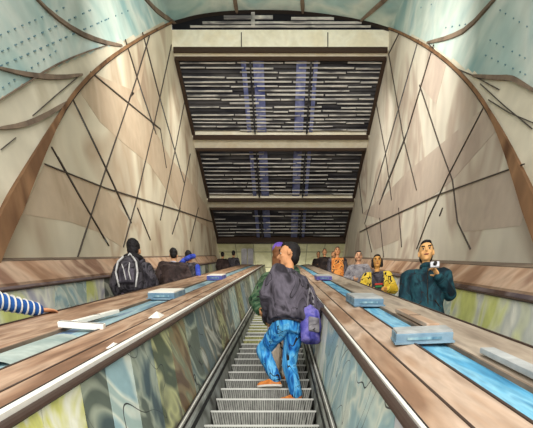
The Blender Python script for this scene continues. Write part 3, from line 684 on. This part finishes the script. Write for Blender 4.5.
# 1 man in the black jacket and bright jeans, turned towards his companion
Ym = 5.35; z0 = 13 * RISE
def ex_man(t, s, Hd, P, arms, hs, Rh):
    strand(t, 'sleeve_patch', [P((.30, .03, 1.28)), P((.335, -.01, 1.17))], .018 * s, greyj)
    strand(t, 'hem', [P((.2 * math.cos(a), .16 * math.sin(a), .92)) for a in [2 * math.pi * i / 16 for i in range(17)]], .018 * s, blackcloth)
man = person('man in a black jacket and bright blue jeans, seen from behind on the middle escalator', (.085, 13 * RUN + .26, 13 * RISE + .009), math.radians(46), h=1.85, footyaw=math.radians(36), shoe_s=1.12, jacket=charcoal, trousers=denim, shoes=shoeo, skin=(206, 148, 104),
       head_scale=1.16, yaw=math.radians(48), armR=[(.40, -.10, 1.18), (.27, .12, 1.00)], armL=[(-.24, .12, 1.22), (-.06, .30, 1.08)], footR=(.05, -.06, 0), footL=(-.03, .21, RISE / 1.028), bulk=1.42, tbulk=1.06, jlen=.92, voxel=.009, fold=.012, extras=ex_man)
# 2 companion in green
person('companion in a green camouflage jacket and purple cap, beside the man in the black jacket', (-.025, 15 * RUN + .2, 15 * RISE + .009), math.radians(-25), h=1.80, jacket=camo, trousers=creamt, shoes=shoeo, skin=(206, 148, 104), hair=(120, 78, 48), hairstyle='long', cap=purple,
       head_scale=1.15, armL=[(-.37, -.04, 1.18), (-.24, -.14, .97)], bulk=1.3, tbulk=1.1, jlen=.84, voxel=.009, footR=(.09, .02, 0), footL=(-.09, -.02, 0), fold=.012)
# bag
def bag(label, loc, rz, s, m, m2):
    t = empty('shoulder_bag', loc, rz, label, 'bag'); b = NB()
    loft(b, [(0, 0, z * s, rx * s, ry * s) for z, rx, ry in ((-.42, .06, .04), (-.40, .11, .07), (-.2, .125, .085), (-.04, .09, .06), (0, .05, .03))])
    me = remesh(b, .009, 2, .014, 8, (1, 1, .7), 4); me.materials.append(m); link('bag_body', me, t)
    strand(t, 'strap', [V(-.04, 0, -.03) * s, V(-.035, 0, .12) * s, V(-.01, 0, .2) * s, V(.03, 0, .12) * s, V(.04, 0, -.03) * s], .012, m2)
    b = NB(); box(b, V(0, -.085 * s, -.24 * s), (.13 * s, .03 * s, .16 * s), bev=.01); obj('pocket', b, m2, t); return t
bag('crumpled blue-purple bag hanging at the right side of the man in the black jacket', (.34, 5.42, EYE + 5.42 * TAN - .62), .4, 1.05, wash('bag_blue', [(52, 50, 120), (84, 82, 160), (120, 112, 180), (60, 60, 110)], 7), greyj)

# 3 rider whose striped sleeve reaches onto the left deck
def ex_stripe(t, s, Hd, P, arms, hs, Rh):
    sho, el, wr, sx = arms[0]; b = NB(); i = 0
    for A, Bp, r0, r1 in ((sho, el, .106, .087), (el, wr, .087, .062)):
        n = 9
        for q in range(n):
            u = (q + .5) / n; c = P(A + (Bp - A) * u); dd = (Bp - A).normalized(); r = (r0 + (r1 - r0) * u) * s * 1.02
            bmesh.ops.create_cone(b, cap_ends=True, segments=16, radius1=r, radius2=r * .985, depth=.011, matrix=Matrix.Translation(c) @ dd.to_track_quat('Z', 'Y').to_matrix().to_4x4())
    obj('sleeve_stripe', b, M_white, t, smooth=False)
pz = 8 * RISE; px_, py_ = -2.72, 8 * RUN + .2
def loc_of(p): return (p.x - px_, p.y - py_, p.z - pz - .009)
wr = inc(-2.235, 4.2, -.515); el = inc(-2.52, 3.82, -.36)
person('person in a blue and white striped sweater, one hand resting on the left deck', (px_, py_, pz + .009), 0, h=1.8, jacket=stripe, trousers=darkt, skin=(206, 150, 112), armR=[loc_of(el), loc_of(wr)], voxel=.0075,
       hand_curl=.22, hands={'R': ((0.1, .3, -1), (.5, 1, .44), 1)}, footR=(.09, .0, 0), footL=(-.09, 0, 0), extras=ex_stripe, head_scale=1.3, fold=.008, bulk=1.15)
# 4 backpack rider
bp = person('rider in a black hooded jacket with a backpack, on the left escalator', (-2.67, 20 * RUN + .2, 20 * RISE + .009), 0, h=1.86, jacket=blackcloth, trousers=lilac, hair=(34, 30, 32), hairstyle='hood', head_scale=1.4, bulk=1.36, jlen=.98,
       armR=[(.34, .02, 1.18), (.30, .2, 1.0)], armL=[(-.34, .02, 1.18), (-.30, .2, 1.0)], voxel=.012, fold=.02, shoulders=1.2)
def backpack(loc, rz, s, label):
    t = empty('backpack', loc, rz, label, 'backpack'); b = NB()
    loft(b, [(0, -.13, z * s, rx * s, ry * s) for z, rx, ry in ((0, .12, .07), (.03, .17, .11), (.25, .19, .13), (.42, .16, .11), (.5, .10, .06))])
    me = remesh(b, .012, 2, .01, 9, (1, 1, 1), 2); me.materials.append(blackcloth); link('pack_body', me, t)
    b = NB(); box(b, V(0, -.27 * s, .15 * s), (.22 * s, .06 * s, .2 * s), bev=.02); obj('front_pocket', b, charcoal, t)
    for sg in (-1, 1):
        strand(t, 'strap', [V(sg * .12, -.24, .02) * s, V(sg * .155, -.275, .2) * s, V(sg * .13, -.26, .36) * s, V(sg * .07, -.22, .45) * s], .016, whitefold)
        strand(t, 'shoulder_strap', [V(sg * .12, -.06, .46) * s, V(sg * .15, .04, .56) * s, V(sg * .16, .16, .5) * s, V(sg * .17, .2, .3) * s], .022, charcoal)
    strand(t, 'piping', [V(-.06, -.30, .3) * s, V(-.03, -.31, .22) * s, V(.0, -.31, .08) * s], .009, whitefold)
    strand(t, 'piping', [V(.05, -.30, .32) * s, V(.04, -.31, .2) * s, V(.07, -.31, .08) * s], .009, whitefold)
    strand(t, 'handle', [V(-.04, -.13, .5) * s, V(0, -.14, .55) * s, V(.04, -.13, .5) * s], .01, whitefold)
    return t
backpack((-2.66, 20 * RUN + .12, 20 * RISE + .98), 0, 1.2, 'black and grey backpack with pale straps worn on the left escalator')
# 5,6 riders ahead of the backpack
M_coll = flat('collar_pale', (176, 176, 190))
person('broad rider in a brown-black coat with a pale collar, in front of the backpack wearer', (-2.62, 27 * RUN + .2, 27 * RISE + .009), .15, h=1.80, jacket=browncoat, trousers=darkt, collar=M_coll, head_scale=1.18, bulk=1.5, shoulders=1.3, voxel=.013, fold=.015,
       armR=[(.36, 0, 1.15), (.3, .15, .95)], armL=[(-.36, 0, 1.15), (-.3, .15, .95)])
def ex_scarf(t, s, Hd, P, arms, hs, Rh):
    strand(t, 'scarf', [P((-.18, -.12, 1.50)), P((-.05, -.14, 1.58)), P((.10, -.1, 1.66)), P((.14, .02, 1.74))], .06 * s, wash('scarf_blue', [(44, 62, 160), (74, 96, 200)], 6))
    strand(t, 'blue_panel', [P((.30, -.1, 1.36)), P((.33, -.1, 1.0))], .07 * s, MATS['scarf_blue'])
person('rider in a black jacket with a bright blue scarf over the head, left escalator', (-2.50, 30 * RUN + .2, 30 * RISE + .009), -.2, h=1.76, jacket=blackcloth, trousers=darkt, head_scale=1.15, bulk=1.3, voxel=.013, extras=ex_scarf)
# 7,8 far pair
person('left figure of the dark pair near the top of the left escalator', (-2.95, 56 * RUN + .2, 56 * RISE + .009), 0, h=1.78, jacket=browncoat, trousers=darkt, head_scale=1.15, bulk=1.3, voxel=.02, fold=0)
person('right figure of the dark pair near the top of the left escalator', (-2.45, 57 * RUN + .2, 57 * RISE + .009), 0, h=1.84, jacket=blackcloth, trousers=darkt, head_scale=1.15, bulk=1.3, voxel=.02, fold=0)
# 9 man in the teal coat facing down, a small camera in his hand
def ex_teal(t, s, Hd, P, arms, hs, Rh):
    strand(t, 'zip', [P((0, .155, 1.48)), P((.01, .182, 1.3)), P((.01, .182, 1.1)), P((.0, .175, .9))], .007, M_ink)
    strand(t, 'pocket_seam', [P((.09, .178, 1.02)), P((.15, .15, .94))], .006, M_ink)
    strand(t, 'pocket_seam', [P((-.09, .178, 1.02)), P((-.15, .15, .94))], .006, M_ink)
    b = NB(); ell(b, P((.0, .01, 1.56)), (.09 * s, .088 * s, .05 * s)); obj('collar', b, teal, t, smooth=True)
TX, TY, TK = 1.93, 15 * RUN + .1, 15
person('man in a dark teal coat holding a small camera, facing the viewer, right escalator', (TX, TY, TK * RISE + .009), math.radians(172), h=1.76, jacket=teal, trousers=darkt, skin=(226, 172, 112), head_scale=1.28, bulk=1.24, jlen=.80, voxel=.008, fold=.010, shoulders=1.3,
       armR=[(.29, .02, 1.14), (.26, .12, .92)], armL=[(-.31, .03, 1.15), (-.12, .24, 1.30)], hands={'L': ((.9, .3, .1), (.45, .25, .6), -1)}, hand_curl=.75, extras=ex_teal, yaw=-.12)
rot = Matrix.Rotation(math.radians(172), 3, 'Z'); s_ = 1.76 / 1.8
cp = V(TX, TY, TK * RISE + .009) + rot @ (V(-.055, .33, 1.41) * s_)
t = empty('camera_gadget', cp, math.radians(172), 'small silver camera held at chest height by the man in the teal coat', 'camera'); t.name = 'pocket_camera'
b = NB(); box(b, V(0, 0, 0), (.11, .035, .07), bev=.008); obj('camera_body', b, flat('silver', (214, 214, 218), rough=.4), t)
b = NB(); cone(b, V(0, .015, 0), .024, V(0, .05, 0), .02, 14, ends=False); obj('lens', b, M_ink, t)
# 10.. descending riders
def ex_y(t, s, Hd, P, arms, hs, Rh):
    b = NB(); box(b, P((-.02, .20, 1.17)), (.16 * s, .04, .03)); obj('red_band', b, flat('band_red', (190, 60, 44)), t)
    b = NB(); box(b, P((-.02, .20, 1.12)), (.14 * s, .04, .035)); obj('green_band', b, flat('band_green', (56, 120, 74)), t)
person('rider in a black jacket with yellow sleeves, behind the man in the teal coat', (1.88, 22 * RUN + .2, 22 * RISE + .009), math.radians(172), h=1.64, jacket=[blackcloth, yel], sleeve_x=.13, trousers=darkt, skin=(220, 160, 88), hairstyle='bob', head_scale=1.25, bulk=1.36, shoulders=1.15, voxel=.011, extras=ex_y,
       armR=[(.36, .02, 1.12), (.2, .22, 1.05)], armL=[(-.36, .02, 1.12), (-.2, .22, 1.05)])
person('rider in a plain grey jacket next behind the one with yellow sleeves', (1.90, 28 * RUN + .1, 28 * RISE + .009), math.radians(175), h=1.68, jacket=greyj, trousers=darkt, skin=(206, 156, 122), head_scale=1.2, bulk=1.4, voxel=.013, armR=[(.34, .0, 1.15), (.16, .2, 1.05)], armL=[(-.34, .0, 1.15), (-.16, .2, 1.05)])
person('tall rider in an orange and dark jacket, right escalator', (1.86, 38 * RUN + .1, 38 * RISE + .009), math.radians(178), h=1.84, jacket=[orange, blackcloth], sleeve_x=.2, trousers=darkt, skin=(190, 136, 96), head_scale=1.2, bulk=1.3, voxel=.016, fold=0, shoulders=1.15)
dj = wash('cloth_dark_orange', [(34, 28, 28), (46, 38, 36), (60, 50, 46), (204, 130, 60)], 7, hard=True)
person('small dark-clad rider directly behind the orange jacket', (2.05, 45 * RUN + .1, 45 * RISE + .009), math.radians(180), h=1.72, jacket=dj, trousers=darkt, skin=(196, 144, 104), head_scale=1.2, bulk=1.3, voxel=.018, fold=0)
person('middle of the three small dark-clad riders at the top of the right escalator', (1.88, 50 * RUN + .1, 50 * RISE + .009), math.radians(180), h=1.84, jacket=dj, trousers=darkt, skin=(196, 144, 104), head_scale=1.2, bulk=1.3, voxel=.018, fold=0)
person('leftmost and farthest small dark-clad rider at the top of the right escalator', (1.80, 56 * RUN + .1, 56 * RISE + .009), math.radians(180), h=1.74, jacket=dj, trousers=darkt, skin=(196, 144, 104), head_scale=1.2, bulk=1.3, voxel=.02, fold=0)
